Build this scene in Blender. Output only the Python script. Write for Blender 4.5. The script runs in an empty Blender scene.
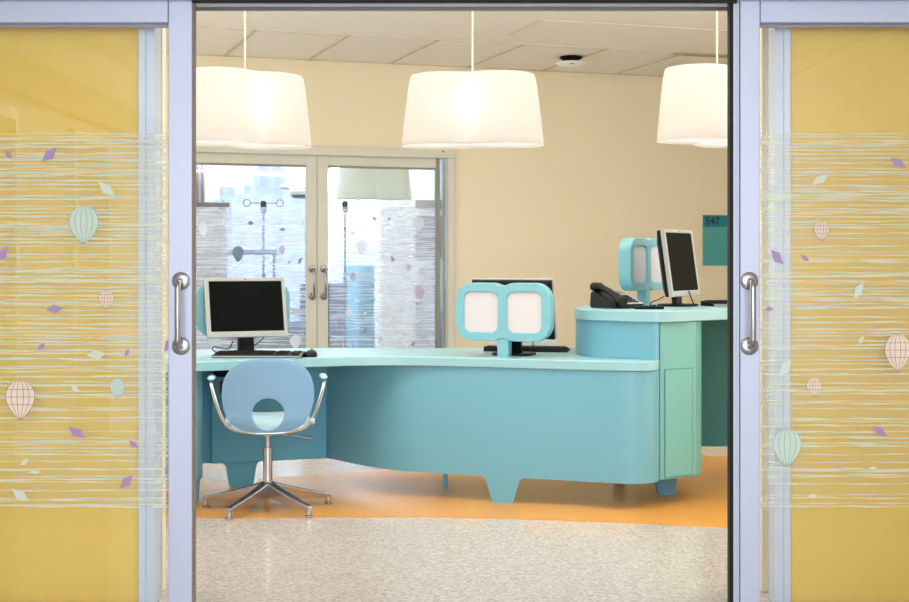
import bpy, bmesh, math, random
from mathutils import Vector, Matrix
random.seed(7)
S = bpy.context.scene
COL = S.collection
PI = math.pi
F, CX, HY, EYE = 1400.0, 454.5, 261.0, 1.23

# ------------------------------------------------------------------ helpers
def at(px, py, d):
    return Vector(((px-CX)/F*d, d, EYE+(HY-py)/F*d))
def X(px, d): return (px-CX)/F*d
def Z(py, d): return EYE+(HY-py)/F*d
def xy(px, d): return (X(px, d), d)

def lin(c):
    def f(v):
        v /= 255.0
        return v/12.92 if v <= 0.04045 else ((v+0.055)/1.055)**2.4
    return (f(c[0]), f(c[1]), f(c[2]), 1)

def new_mat(name):
    m = bpy.data.materials.new(name); m.use_nodes = True
    nt = m.node_tree; nt.nodes.clear()
    out = nt.nodes.new('ShaderNodeOutputMaterial')
    return m, nt, out

def mat(name, c, rough=0.5, metal=0.0, noise=0.03, scale=40, bump=0.0, coat=0.0, spec=0.5, emis=None, estr=0):
    m, nt, out = new_mat(name)
    p = nt.nodes.new('ShaderNodeBsdfPrincipled')
    p.inputs['Roughness'].default_value = rough
    p.inputs['Metallic'].default_value = metal
    p.inputs['Coat Weight'].default_value = coat
    p.inputs['Specular IOR Level'].default_value = spec
    col = lin(c)
    tc = nt.nodes.new('ShaderNodeTexCoord')
    nz = nt.nodes.new('ShaderNodeTexNoise'); nz.inputs['Scale'].default_value = scale
    nz.inputs['Detail'].default_value = 4
    nt.links.new(tc.outputs['Object'], nz.inputs['Vector'])
    rp = nt.nodes.new('ShaderNodeValToRGB')
    rp.color_ramp.elements[0].position = .3; rp.color_ramp.elements[1].position = .7
    rp.color_ramp.elements[0].color = tuple(v*(1-noise) for v in col[:3])+(1,)
    rp.color_ramp.elements[1].color = tuple(min(1, v*(1+noise)) for v in col[:3])+(1,)
    nt.links.new(nz.outputs['Fac'], rp.inputs['Fac'])
    nt.links.new(rp.outputs['Color'], p.inputs['Base Color'])
    if bump:
        b = nt.nodes.new('ShaderNodeBump'); b.inputs['Strength'].default_value = bump
        b.inputs['Distance'].default_value = .002
        nt.links.new(nz.outputs['Fac'], b.inputs['Height']); nt.links.new(b.outputs['Normal'], p.inputs['Normal'])
    if emis:
        p.inputs['Emission Color'].default_value = lin(emis); p.inputs['Emission Strength'].default_value = estr
    nt.links.new(p.outputs['BSDF'], out.inputs['Surface'])
    return m

def glass_mat(name, tint=(255, 255, 255), refl=1.0, rough=0.0, ior=1.5):
    m, nt, out = new_mat(name)
    t = nt.nodes.new('ShaderNodeBsdfTransparent'); t.inputs['Color'].default_value = lin(tint)
    g = nt.nodes.new('ShaderNodeBsdfGlossy'); g.inputs['Roughness'].default_value = rough
    fr = nt.nodes.new('ShaderNodeFresnel'); fr.inputs['IOR'].default_value = ior
    mu = nt.nodes.new('ShaderNodeMath'); mu.operation = 'MULTIPLY'; mu.inputs[1].default_value = refl
    mx = nt.nodes.new('ShaderNodeMixShader')
    nt.links.new(fr.outputs[0], mu.inputs[0]); nt.links.new(mu.outputs[0], mx.inputs['Fac'])
    nt.links.new(t.outputs[0], mx.inputs[1]); nt.links.new(g.outputs[0], mx.inputs[2])
    nt.links.new(mx.outputs[0], out.inputs['Surface'])
    return m

def film_mat(name, c, alpha, transl=0.0):
    m, nt, out = new_mat(name)
    t = nt.nodes.new('ShaderNodeBsdfTransparent')
    d = nt.nodes.new('ShaderNodeBsdfDiffuse'); d.inputs['Color'].default_value = lin(c)
    tr = nt.nodes.new('ShaderNodeBsdfTranslucent'); tr.inputs['Color'].default_value = lin(c)
    m1 = nt.nodes.new('ShaderNodeMixShader'); m1.inputs['Fac'].default_value = transl
    nt.links.new(d.outputs[0], m1.inputs[1]); nt.links.new(tr.outputs[0], m1.inputs[2])
    tc = nt.nodes.new('ShaderNodeTexCoord')
    nz = nt.nodes.new('ShaderNodeTexNoise'); nz.inputs['Scale'].default_value = 9
    nt.links.new(tc.outputs['Object'], nz.inputs['Vector'])
    mr = nt.nodes.new('ShaderNodeMapRange')
    mr.inputs['To Min'].default_value = alpha*.85; mr.inputs['To Max'].default_value = min(1, alpha*1.15)
    nt.links.new(nz.outputs['Fac'], mr.inputs['Value'])
    mx = nt.nodes.new('ShaderNodeMixShader')
    nt.links.new(mr.outputs[0], mx.inputs['Fac'])
    nt.links.new(t.outputs[0], mx.inputs[1]); nt.links.new(m1.outputs[0], mx.inputs[2])
    nt.links.new(mx.outputs[0], out.inputs['Surface'])
    return m

class MB:
    def __init__(s): s.bm = bmesh.new(); s.mi = 0; s.sm = False
    def face(s, vs):
        try:
            f = s.bm.faces.new(vs); f.material_index = s.mi; f.smooth = s.sm; return f
        except ValueError: return None
    def poly(s, pts): return s.face([s.bm.verts.new(p) for p in pts])
    def box(s, x0, x1, y0, y1, z0, z1):
        v = [s.bm.verts.new(p) for p in ((x0,y0,z0),(x1,y0,z0),(x1,y1,z0),(x0,y1,z0),(x0,y0,z1),(x1,y0,z1),(x1,y1,z1),(x0,y1,z1))]
        for q in ((3,2,1,0),(4,5,6,7),(0,1,5,4),(1,2,6,5),(2,3,7,6),(3,0,4,7)): s.face([v[i] for i in q])
    def prism(s, poly, z0, z1, smooth=False):
        # poly: counter-clockwise xy list
        a = sum(poly[i][0]*poly[(i+1) % len(poly)][1]-poly[(i+1) % len(poly)][0]*poly[i][1] for i in range(len(poly)))
        if a < 0: poly = poly[::-1]
        lo = [s.bm.verts.new((p[0], p[1], z0)) for p in poly]; hi = [s.bm.verts.new((p[0], p[1], z1)) for p in poly]
        n = len(poly)
        s.sm = False
        s.face(lo[::-1]); s.face(hi)
        s.sm = smooth
        for i in range(n):
            j = (i+1) % n; s.face([lo[i], lo[j], hi[j], hi[i]])
        s.sm = False
    def rings(s, rings, cap0=True, cap1=True, closed=True, smooth=True):
        R = [[s.bm.verts.new(p) for p in r] for r in rings]
        s.sm = smooth
        for a, b in zip(R, R[1:]):
            n = len(a)
            for i in range(n if closed else n-1):
                j = (i+1) % n; s.face([a[i], a[j], b[j], b[i]])
        s.sm = False
        if cap0: s.face(R[0][::-1])
        if cap1: s.face(R[-1])
        return R
    def lathe(s, prof, c=(0,0,0), n=24, axis='z', smooth=True, cap=True):
        rs = []
        for r, h in prof:
            ring = []
            for i in range(n):
                a = 2*PI*i/n; p = (r*math.cos(a), r*math.sin(a), h)
                if axis == 'y': p = (p[0], -p[2], p[1])
                if axis == 'x': p = (p[2], p[0], p[1])
                ring.append((c[0]+p[0], c[1]+p[1], c[2]+p[2]))
            rs.append(ring)
        s.rings(rs, cap, cap, True, smooth)
    def tube(s, pts, r, n=10, smooth=True):
        pts = [Vector(p) for p in pts]
        rr = r if isinstance(r, (list, tuple)) else [r]*len(pts)
        rs = []; up = None
        for i, p in enumerate(pts):
            t = (pts[min(i+1, len(pts)-1)]-pts[max(i-1, 0)]).normalized()
            if up is None:
                up = Vector((0,0,1)) if abs(t.z) < .9 else Vector((0,1,0))
            a = t.cross(up).normalized(); b = a.cross(t).normalized(); up = b
            rs.append([p+(a*math.cos(2*PI*k/n)+b*math.sin(2*PI*k/n))*rr[i] for k in range(n)])
        s.rings(rs, True, True, True, smooth)
    def strip(s, path, th, z0, z1):
        """wall that follows an open xy path; thickness th to the left of travel"""
        n = len(path); P = [Vector((p[0], p[1])) for p in path]; O = []
        for i in range(n):
            t = (P[min(i+1, n-1)]-P[max(i-1, 0)]).normalized()
            O.append(P[i]+Vector((-t.y, t.x))*th)
        zf0 = z0 if callable(z0) else (lambda i: z0)
        rs = []
        for i in range(n):
            a, b = P[i], O[i]; zz = zf0(i)
            rs.append([(a.x, a.y, zz), (a.x, a.y, z1), (b.x, b.y, z1), (b.x, b.y, zz)])
        R = [[s.bm.verts.new(p) for p in r] for r in rs]
        for a, b in zip(R, R[1:]):
            for i in range(4):
                j = (i+1) % 4; s.sm = i in (0, 2)
                s.face([a[i], b[i], b[j], a[j]])
        s.sm = False
        s.face(R[0]); s.face(R[-1][::-1])
    def build(s, name, mats, parent=None, loc=None, rz=None, bevel=0, seg=2, fix=True):
        if fix: bmesh.ops.recalc_face_normals(s.bm, faces=s.bm.faces)
        me = bpy.data.meshes.new(name); s.bm.to_mesh(me); s.bm.free()
        if any(p.use_smooth for p in me.polygons): me.set_sharp_from_angle(angle=math.radians(38))
        for m in (mats if isinstance(mats, (list, tuple)) else [mats]): me.materials.append(m)
        o = bpy.data.objects.new(name, me); COL.objects.link(o)
        if parent: o.parent = parent
        if loc is not None: o.location = loc
        if rz is not None: o.rotation_euler = (0, 0, rz)
        if bevel:
            b = o.modifiers.new('bevel', 'BEVEL'); b.width = bevel; b.segments = seg; b.limit_method = 'ANGLE'
            b.angle_limit = math.radians(40)
        return o

def curve_obj(name, splines, extrude, bevel, m, parent=None):
    """filled 2-D outlines (holes allowed) -> mesh lying in xz, thickness along y"""
    cu = bpy.data.curves.new(name, 'CURVE'); cu.dimensions = '2D'; cu.fill_mode = 'BOTH'
    cu.extrude = extrude; cu.bevel_depth = bevel; cu.bevel_resolution = 2
    for pts in splines:
        sp = cu.splines.new('POLY'); sp.points.add(len(pts)-1)
        for p, q in zip(sp.points, pts): p.co = (q[0], q[1], 0, 1)
        sp.use_cyclic_u = True
    return conv(cu, name, m, parent)

def conv(cu, name, m, parent=None):
    t = bpy.data.objects.new('tmp', cu); COL.objects.link(t)
    dg = bpy.context.evaluated_depsgraph_get()
    me = bpy.data.meshes.new_from_object(t.evaluated_get(dg))
    bpy.data.objects.remove(t); bpy.data.curves.remove(cu)
    me.transform(Matrix.Rotation(PI/2, 4, 'X')); me.name = name
    me.materials.clear(); me.materials.append(m)
    o = bpy.data.objects.new(name, me); COL.objects.link(o)
    if parent: o.parent = parent
    return o

def text_obj(name, body, size, m, parent, loc):
    cu = bpy.data.curves.new(name, 'FONT'); cu.body = body; cu.size = size; cu.extrude = .0008
    cu.offset = size*.016
    o = conv(cu, name, m, parent); o.location = loc
    return o

def thing(name, label, cat, loc=(0,0,0), rz=0, group=None):
    o = bpy.data.objects.new(name, None); COL.objects.link(o); o.empty_display_size = .1
    o.location = loc; o.rotation_euler = (0, 0, rz)
    return tag(o, label, cat, group)
def tag(o, label, cat, group=None):
    o['label'] = label; o['category'] = cat
    if group: o['group'] = group
    return o
def struct(o, label=None):
    o['kind'] = 'structure'
    if label: o['label'] = label
    return o
def holder(name, loc=(0,0,0), rz=0, label=None):
    o = bpy.data.objects.new(name, None); COL.objects.link(o); o.location = loc; o.rotation_euler = (0,0,rz)
    return struct(o, label)
def copy_tree(o, parent=None):
    c = o.copy(); COL.objects.link(c)
    if parent: c.parent = parent
    for ch in [k for k in bpy.data.objects if k.parent == o]: copy_tree(ch, c)
    return c

def rrect(cx, cy, w, h, r, n=8):
    p = []
    for (sx, sy, a0) in ((1,1,0),(-1,1,90),(-1,-1,180),(1,-1,270)):
        for k in range(n+1):
            a = math.radians(a0+90*k/n)
            p.append((cx+sx*(w/2-r)+r*math.cos(a), cy+sy*(h/2-r)+r*math.sin(a)))
    return p
def catmull(P, n=8):
    P = [Vector(p) for p in P]; out = []
    for i in range(len(P)-1):
        p0, p1, p2, p3 = P[max(i-1,0)], P[i], P[i+1], P[min(i+2,len(P)-1)]
        for k in range(n):
            t = k/n
            out.append(.5*((2*p1)+(p2-p0)*t+(2*p0-5*p1+4*p2-p3)*t*t+(3*p1-p0-3*p2+p3)*t**3))
    out.append(P[-1]); return out

# ------------------------------------------------------------------ materials
M_wall = mat('cream_paint', (232, 223, 196), .75, noise=.015, scale=60)
M_wallfar = mat('white_paint', (222, 226, 232), .7, noise=.02)
M_corr = mat('corridor_paint', (226, 222, 214), .7, noise=.02)
M_corrd = mat('corridor_door_paint', (150, 128, 92), .6, noise=.04)
M_yellow = mat('yellow_laminate', (229, 194, 86), .55, noise=.02, scale=12)
M_alu = mat('anodised_aluminium', (178, 187, 210), .42, .25, noise=.03, scale=90)
M_alu2 = mat('anodised_aluminium_frame', (196, 208, 224), .45, .2, noise=.03, scale=90)
M_alud = mat('grey_aluminium_track', (150, 150, 150), .4, .6, noise=.05)
M_brownedge = mat('bronze_edge_seal', (120, 104, 92), .6)
M_black = mat('black_rubber', (8, 9, 11), .55, spec=.25)
M_blackp = mat('black_plastic', (7, 8, 9), .4, spec=.22)
M_screen = mat('dark_screen', (14, 18, 17), .3, noise=.05, spec=.03)
M_silver = mat('silver_plastic', (172, 174, 173), .4, .15)
M_grey = mat('grey_plastic', (150, 152, 150), .45)
M_steel = mat('brushed_steel', (156, 156, 160), .25, .95, noise=.06, scale=120)
M_chrome = mat('chrome', (186, 188, 194), .12, 1.0, noise=.03)
M_castalu = mat('polished_cast_aluminium', (176, 177, 184), .22, .95, noise=.05)
M_teal = mat('teal_laminate', (108, 168, 188), .42, noise=.012, scale=90)
M_tealtop = mat('pale_teal_worktop', (144, 190, 200), .33, noise=.012, scale=90)
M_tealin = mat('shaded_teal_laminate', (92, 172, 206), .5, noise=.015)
M_tealgreen = mat('green_teal_laminate', (110, 174, 172), .45, noise=.012)
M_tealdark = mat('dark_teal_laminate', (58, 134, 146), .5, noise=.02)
M_tealgog = mat('pale_teal_lacquer', (120, 180, 192), .35, noise=.01)
M_pinboard = mat('white_pin_board', (204, 202, 206), .7, noise=.02, scale=200)
M_chair = mat('blue_grey_moulded_shell', (122, 164, 200), .38, noise=.012)
M_seat = mat('pale_blue_moulded_seat', (186, 214, 222), .35, noise=.012)
M_pad = mat('pale_arm_pad', (172, 198, 212), .4)
M_frame = mat('cream_grey_door_frame', (208, 209, 198), .5, noise=.015)
M_framed = mat('grey_door_stile', (132, 132, 124), .45, .2)
M_tealsign = mat('teal_sign_plate', (74, 164, 166), .4)
M_tealsignd = mat('deep_teal_sign_band', (24, 128, 150), .4)
M_ink = mat('dark_navy_lettering', (18, 40, 58), .5)
M_red = mat('dark_red_plastic', (120, 30, 52), .5)
M_white = mat('white_enamel', (236, 236, 236), .35)
M_beige = mat('beige_cabinet', (196, 190, 184), .5)
M_navy = mat('navy_equipment', (70, 92, 130), .5)
M_greywall = mat('taupe_panel', (122, 116, 116), .6)
M_tealcab = mat('teal_cabinet', (70, 150, 170), .45)
M_cord = mat('cream_flex', (196, 188, 170), .6)
M_glass = glass_mat('door_glass', (250, 252, 252), 1.9)
M_glassb = glass_mat('far_door_glass', (236, 242, 246), 1.2)
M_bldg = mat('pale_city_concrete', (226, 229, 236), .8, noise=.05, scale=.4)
def city_nodes():
    nt = M_bldg.node_tree; p = [n for n in nt.nodes if n.type == 'BSDF_PRINCIPLED'][0]
    tc = nt.nodes.new('ShaderNodeTexCoord'); br = nt.nodes.new('ShaderNodeTexBrick')
    mp = nt.nodes.new('ShaderNodeMapping'); mp.inputs['Rotation'].default_value = (PI/2, 0, 0)
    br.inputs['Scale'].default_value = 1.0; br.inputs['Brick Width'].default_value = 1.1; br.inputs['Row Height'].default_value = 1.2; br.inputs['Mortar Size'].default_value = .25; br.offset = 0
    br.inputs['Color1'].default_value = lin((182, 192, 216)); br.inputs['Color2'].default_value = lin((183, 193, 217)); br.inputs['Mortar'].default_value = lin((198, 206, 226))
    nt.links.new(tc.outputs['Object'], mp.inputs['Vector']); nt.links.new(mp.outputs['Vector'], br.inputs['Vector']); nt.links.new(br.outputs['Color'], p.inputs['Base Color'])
city_nodes()
F_line = film_mat('frosted_line_film', (226, 236, 220), .7, .27)
F_pale = film_mat('pale_green_film', (206, 218, 206), .9)
F_balg = film_mat('balloon_mint_film', (196, 218, 208), .92)
F_balb = film_mat('balloon_cream_film', (228, 220, 206), .85)
F_out = film_mat('green_outline_film', (150, 186, 174), .85)
F_outr = film_mat('red_outline_film', (196, 138, 128), .8)
F_purp = film_mat('purple_leaf_film', (164, 142, 184), .95)
F_veil = film_mat('reflection_veil_film', (244, 242, 222), .12, .5)  # pale haze of reflections in the glass, put into the film colour
B_line = film_mat('far_frosted_line_film', (226, 230, 236), .62, .45)
B_veil = film_mat('far_frosted_veil_film', (222, 230, 244), .3, .6)
B_teal = film_mat('far_teal_balloon_film', (110, 142, 150), .9, .3)
B_purp = film_mat('far_purple_leaf_film', (128, 104, 160), .9, .4)
B_pale = film_mat('far_pale_balloon_film', (232, 232, 236), .85, .5)
B_mauve = film_mat('far_mauve_balloon_film', (206, 190, 206), .85, .5)

# ceiling tiles / terrazzo / orange floor / city windows
def floor_speckle():
    m, nt, out = new_mat('speckled_terrazzo')
    p = nt.nodes.new('ShaderNodeBsdfPrincipled'); p.inputs['Roughness'].default_value = .17
    p.inputs['Specular IOR Level'].default_value = .5
    tc = nt.nodes.new('ShaderNodeTexCoord')
    v = nt.nodes.new('ShaderNodeTexVoronoi'); v.inputs['Scale'].default_value = 105
    n2 = nt.nodes.new('ShaderNodeTexNoise'); n2.inputs['Scale'].default_value = 160; n2.inputs['Detail'].default_value = 6
    rp = nt.nodes.new('ShaderNodeValToRGB'); e = rp.color_ramp.elements
    e[0].position = 0; e[0].color = lin((146, 132, 122)); e[1].position = 1; e[1].color = lin((226, 214, 204))
    k = e.new(.35); k.color = lin((180, 168, 158)); k = e.new(.7); k.color = lin((202, 191, 182))
    sp = nt.nodes.new('ShaderNodeSeparateColor')
    mx = nt.nodes.new('ShaderNodeMix'); mx.data_type = 'FLOAT'; mx.inputs[0].default_value = .45
    nt.links.new(tc.outputs['Object'], v.inputs['Vector']); nt.links.new(tc.outputs['Object'], n2.inputs['Vector'])
    nt.links.new(v.outputs['Color'], sp.inputs[0])
    nt.links.new(sp.outputs[0], mx.inputs[2]); nt.links.new(n2.outputs['Fac'], mx.inputs[3])
    nt.links.new(mx.outputs[0], rp.inputs['Fac']); nt.links.new(rp.outputs['Color'], p.inputs['Base Color'])
    nt.links.new(p.outputs[0], out.inputs[0]); return m
M_floor = floor_speckle()
M_orange = mat('orange_linoleum', (208, 146, 62), .34, noise=.06, scale=25)

def ceil_mat():
    m, nt, out = new_mat('ceiling_white')
    p = nt.nodes.new('ShaderNodeBsdfPrincipled'); p.inputs['Roughness'].default_value = .8
    tc = nt.nodes.new('ShaderNodeTexCoord'); n2 = nt.nodes.new('ShaderNodeTexNoise'); n2.inputs['Scale'].default_value = 90
    rp = nt.nodes.new('ShaderNodeValToRGB'); e = rp.color_ramp.elements
    e[0].color = lin((238, 234, 226)); e[1].color = lin((248, 244, 236))
    nt.links.new(tc.outputs['Object'], n2.inputs['Vector']); nt.links.new(n2.outputs['Fac'], rp.inputs['Fac'])
    nt.links.new(rp.outputs['Color'], p.inputs['Base Color']); nt.links.new(p.outputs[0], out.inputs[0]); return m
M_ceil = ceil_mat()
M_tbar = mat('ceiling_grid_bar', (208, 198, 178), .6)

# ------------------------------------------------------------------ back wall frame
T = math.radians(18.7); CT, ST = math.cos(T), math.sin(T)
W0 = Vector((X(320, 12.2), 12.2, 0))
def ws(px, off=0.0):
    """distance along the back wall (local x) where pixel column px meets the plane local y = off"""
    ox, oy = W0.x-ST*off, W0.y+CT*off
    a = (px-CX)/F
    return (a*oy-ox)/(CT-a*ST)
def wy(px, off=0.0):
    return W0.y+CT*off+ws(px, off)*ST
def wz(px, py, off=0.0): return EYE+(HY-py)/F*wy(px, off)
def wl(px, py, off=0.0): return (ws(px, off), off, wz(px, py, off))

CEIL = 2.98
XL, XR = -4.2, 4.5
# ---- floor
b = MB(); b.box(XL-.6, 6.2, -4.0, 22.0, -.12, 0); struct(b.build('floor', M_floor), 'speckled beige terrazzo floor')
# orange inlay under the desk
front = [xy(20, 6.8), xy(120, 6.76), xy(200, 6.70), xy(300, 6.70), xy(420, 6.71), xy(520, 6.66), xy(620, 6.57), xy(728, 6.46), (2.4, 6.3), (XR, 6.1)]
back = [(XR, 9.1), (2.6, 9.0), xy(715, 8.83), xy(600, 8.7), xy(480, 8.5), xy(370, 8.22), xy(300, 8.02), xy(215, 7.8), xy(100, 7.65), xy(20, 7.6)]
pts = [tuple(p) for p in catmull([Vector(p) for p in front], 5)]+[tuple(p) for p in catmull([Vector(p) for p in back], 5)]
b = MB(); b.prism(pts, -.01, .0015); struct(b.build('floor_inlay', M_orange), 'orange linoleum band running under the desk')

# ---- back wall with opening for the two far doors
DL, DR = 184, 447
zh = wz(320, 148)
b = MB()
sL = (XL-W0.x)/CT-.3; sR = (XR-W0.x)/CT+.3
b.box(sL, ws(DL), 0, .14, 0, CEIL); b.box(ws(DR), sR, 0, .14, 0, CEIL); b.box(ws(DL), ws(DR), 0, .14, zh, CEIL)
struct(b.build('wall_back', M_wall, loc=W0, rz=T))
b = MB(); b.box(XL-.12, XL, 5.2, 11.3, 0, CEIL); struct(b.build('wall_left', M_wall))
b = MB(); b.box(XR, XR+.12, 5.2, 14.1, 0, CEIL); struct(b.build('wall_right', M_wall))
# door frame trim on the back wall
b = MB(); b.box(ws(DL), ws(454), -.035, -.001, wz(320, 155.4), zh+.01); struct(b.build('trim_1', M_frame, loc=W0, rz=T, bevel=.004), 'cream head beam over the far glass doors')
b = MB(); b.box(ws(447.3), ws(453.5), -.03, -.001, 0, wz(320, 155.4)-.001); struct(b.build('trim_2', M_frame, loc=W0, rz=T, bevel=.003), 'cream right post of the far door frame')
b = MB(); b.box(ws(440.5), ws(443), -.005, .02, wz(440, 152.8), wz(440, 150.6)); tag(b.build('head_label', M_framed, loc=W0+Vector((ST*.035, -CT*.035, 0)), rz=T), 'small brown plate on the right end of the far door head beam', 'plate')

# ---- ceiling with tile row
b = MB(); b.box(XL-.1, XR+.1, 5.2, 15.0, CEIL, CEIL+.08); 
ceil = struct(b.build('ceiling', M_ceil), 'white ceiling with a row of square tiles along the back wall')
def ceilpt(px, py):
    d = F*(CEIL-EYE)/(HY-py); return Vector((X(px, d), d))
rz = MB()
perp = Vector((ST, -CT)); along = Vector((CT, ST))
yl = (Vector(ceilpt(350, 34.6))-Vector((W0.x, W0.y))).dot(perp)        # depth of the tile row
def cbar(p, q, w, h=.006):
    t = (q-p).normalized(); n = Vector((-t.y, t.x))*w/2
    rz.prism([tuple(p+n), tuple(p-n), tuple(q-n), tuple(q+n)], CEIL-h, CEIL+.002)
o2 = Vector((W0.x, W0.y))
cbar(o2+perp*yl+along*-3.4, o2+perp*yl+along*6, .02)
cbar(o2+perp*.02+along*-3.3, o2+perp*.02+along*6, .04)
s0 = ws(224.7); stp = (ws(614)-ws(224.7))/5
for k in range(-3, 10):
    s_ = s0+k*stp+ (0.0)
    cbar(o2+along*s_, o2+along*s_+perp*yl, .03)
rz.build('tile_grid', M_tbar, ceil)
rz = MB()   # access hatch lines and slot diffuser
h1, h2 = ceilpt(509.3, 34.5), ceilpt(541.6, 19.5)
cbar(h1, h2, .012); cbar(h2, h2+along*2.2, .01)
rz.build('access_hatch_seam', M_tbar, ceil)
rz = MB(); v1, v2 = ceilpt(675, 53.2), ceilpt(735, 55.2)
cbar(v1, v1+along*2.6, .17, .004); rz.build('slot_diffuser', mat('grey_slot_diffuser', (176, 164, 140), .6), ceil)

# smoke detector
dp = ceilpt(571, 56.5)
t = thing('smoke_detector', 'round white smoke detector with dark mount on the ceiling tiles', 'smoke detector', (dp.x, dp.y, CEIL))
b = MB(); b.lathe([(.09, -.0), (.10, -.012), (.075, -.03), (.04, -.045)], n=24); b.build('mount_ring', M_black, t)
b = MB(); b.lathe([(.05, -.04), (.125, -.05), (.13, -.062), (.10, -.082), (.045, -.095), (.001, -.097)], n=28); b.build('sensor_dome', M_white, t)
b = MB(); b.box(-.02, .02, -.118, -.095, -.08, -.066); b.build('indicator', M_grey, t)

# ------------------------------------------------------------------ decorated film builder
def film(name, mats, mapf, x0, x1, y0, y1, nlines, motifs, parent, th=(1.0, 2.6), amp=1.0, seed=1, veil=True, fade=None):
    """one decal sheet: wavy lines, leaves and balloons drawn at image-scale units and mapped onto the glass"""
    rnd = random.Random(seed); b = MB(); lay = [0.0]
    def quad(p): b.poly([mapf(q[0], q[1], lay[0]) for q in p])
    if veil:
        b.mi = 7; quad([(x0, y0), (x1, y0), (x1, y1), (x0, y1)])
    b.mi = 0
    ys = []; y = y0+.8
    while y < y1:
        f = (y-y0)/(y1-y0)
        ys.append(y); gap = (y1-y0)/nlines*(.75+.7*f)
        y += gap*rnd.choice([.55, .8, .9, 1.1, 1.5])
    ys.append(y1-1.2)
    ys += [y+rnd.uniform(2.0, 3.4) for y in ys[:-1] if rnd.random() < .38]
    for q, y in enumerate(ys):
        lay[0] = .0002+.000012*q; n = 48
        ph = [rnd.uniform(0, 6.3) for _ in range(4)]; w = rnd.uniform(*th)*.5; a = amp*rnd.uniform(.5, 1.1)
        sl = rnd.uniform(-1, 1)*amp*.8
        ra, rb = [], []
        for i in range(n+1):
            u = i/n; px = x0+(x1-x0)*u
            dy = a*(math.sin(u*4+ph[0])+.5*math.sin(u*13+ph[1])+.35*math.sin(u*29+ph[2]))+sl*(u-.5)
            ww = w*(.75+.35*math.sin(u*17+ph[3])+rnd.uniform(-.18, .18))
            yy = min(max(y+dy, y0), y1)
            ra.append(b.bm.verts.new(mapf(px, yy-ww, lay[0]))); rb.append(b.bm.verts.new(mapf(px, yy+ww, lay[0])))
        for i in range(n): b.face([ra[i], ra[i+1], rb[i+1], rb[i]])
    for m in motifs:
        k = m[0]
        if k == 'leaf':
            _, mi, cx, cy, w, h, rot = m; b.mi = mi; lay[0] = .0022
            P = [(-.5, .5), (-.2, -.28), (.5, -.5), (.24, .3)] if h < w*1.25 else [(-.5, .42), (-.3, -.2), (.5, -.5), (.3, .22)]
            if rot >= 45: P = [(-p[0], p[1]) for p in P]
            if w > h*1.6: P = [(-.5, .1), (-.05, -.5), (.5, -.1), (.1, .5)]
            quad([(cx+w*p[0], cy+h*p[1]) for p in P])
        else:
            _, mi, oi, cx, cy, w, h = m; lay[0] = .0026; N = 26
            prof = []
            for i in range(N+1):
                f = i/N
                r = .5*math.sqrt(max(0, 1-((f-.42)/.42)**2)) if f < .42 else .5*(1-((f-.42)/.58)**1.75)+.03*(f-.42)
                prof.append((f, r))
            L = [(cx-r*w, cy-h/2+f*h) for f, r in prof]; R = [(cx+r*w, cy-h/2+f*h) for f, r in prof]
            b.mi = mi; quad(L+R[::-1])
            lay[0] = .0032; b.mi = oi; lw = max(.22, w*.011)
            ks = [-1, -.62, -.22, .22, .62, 1]
            for q in ks:
                for i in range(N):
                    xa, xb = cx+q*prof[i][1]*w, cx+q*prof[i+1][1]*w
                    ya, yb = L[i][1], L[i+1][1]
                    quad([(xa-lw, ya), (xa+lw, ya), (xb+lw, yb), (xb-lw, yb)])
            if oi == 5:
                for f in (.25, .45, .62):
                    i = int(f*N); quad([(L[i][0], L[i][1]-lw), (R[i][0], R[i][1]-lw), (R[i][0], R[i][1]+lw), (L[i][0], L[i][1]+lw)])
    return b.build(name, mats, parent, fix=False)

# ------------------------------------------------------------------ far glass doors (back wall)
def vadd(a, b): return (a[0]+b[0], a[1]+b[1], a[2]+b[2])
zt0, zt1 = wz(320, 152.5), wz(320, 165)
BM = [B_line, B_pale, B_teal, B_mauve, B_line, B_line, B_purp, B_veil]
def far_door(name, a, g0, g1, z, label, handle_px, film_seed, motifs):
    t = holder(name, W0, T, label)
    y0, y1 = .03, .075
    b = MB(); b.box(ws(a), ws(g0), y0, y1, .01, zt0); b.build('stile', M_frame, t, bevel=.003)
    b = MB(); b.box(ws(g1), ws(z), y0, y1, .01, zt0); b.build('stile', M_frame if name == 'door_3' else M_framed, t, bevel=.003)
    b = MB(); b.box(ws(g0), ws(g1), y0, y1, zt1, zt0); b.build('top_rail', M_frame, t, bevel=.003)
    b = MB(); b.box(ws(g0), ws(g1), y0+.005, y1-.005, zt1-.018, zt1-.0005); b.build('glazing_bead', M_framed, t)
    b = MB(); b.box(ws(g0), ws(g1), y0, y1, .01, .2); b.build('bottom_rail', M_frame, t, bevel=.003)
    b = MB(); yy = .052; b.poly([(ws(g0), yy, .2), (ws(g1), yy, .2), (ws(g1), yy, zt1), (ws(g0), yy, zt1)]); b.build('glass', M_glassb, t)
    mp = lambda px, py, l: (lambda s: (s, .05-l, EYE+(HY-py)/F*wy(px, .05)))(ws(px, .05))
    film('decorated_film', BM, mp, g0+.2, g1-.2, 207, 372, 44, motifs, t, th=(.9, 2.1), amp=.55, seed=film_seed)
    h = MB(); sx = ws(handle_px); za, zb = wz(handle_px, 269), wz(handle_px, 296.5)
    h.tube([(sx, .03, za), (sx, -.03, za), (sx, -.045, za-.02), (sx, -.045, zb+.02), (sx, -.03, zb), (sx, .03, zb)], .011, 10)
    hd = h.build('door_handle', M_steel, t)
    h = MB()
    for q in (za, zb): h.lathe([(.034, 0), (.034, .006), (.03, .012), (.012, .014)], (sx, .03, q), 20, 'y')
    h.build('rose', M_steel, hd)
    return t
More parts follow.
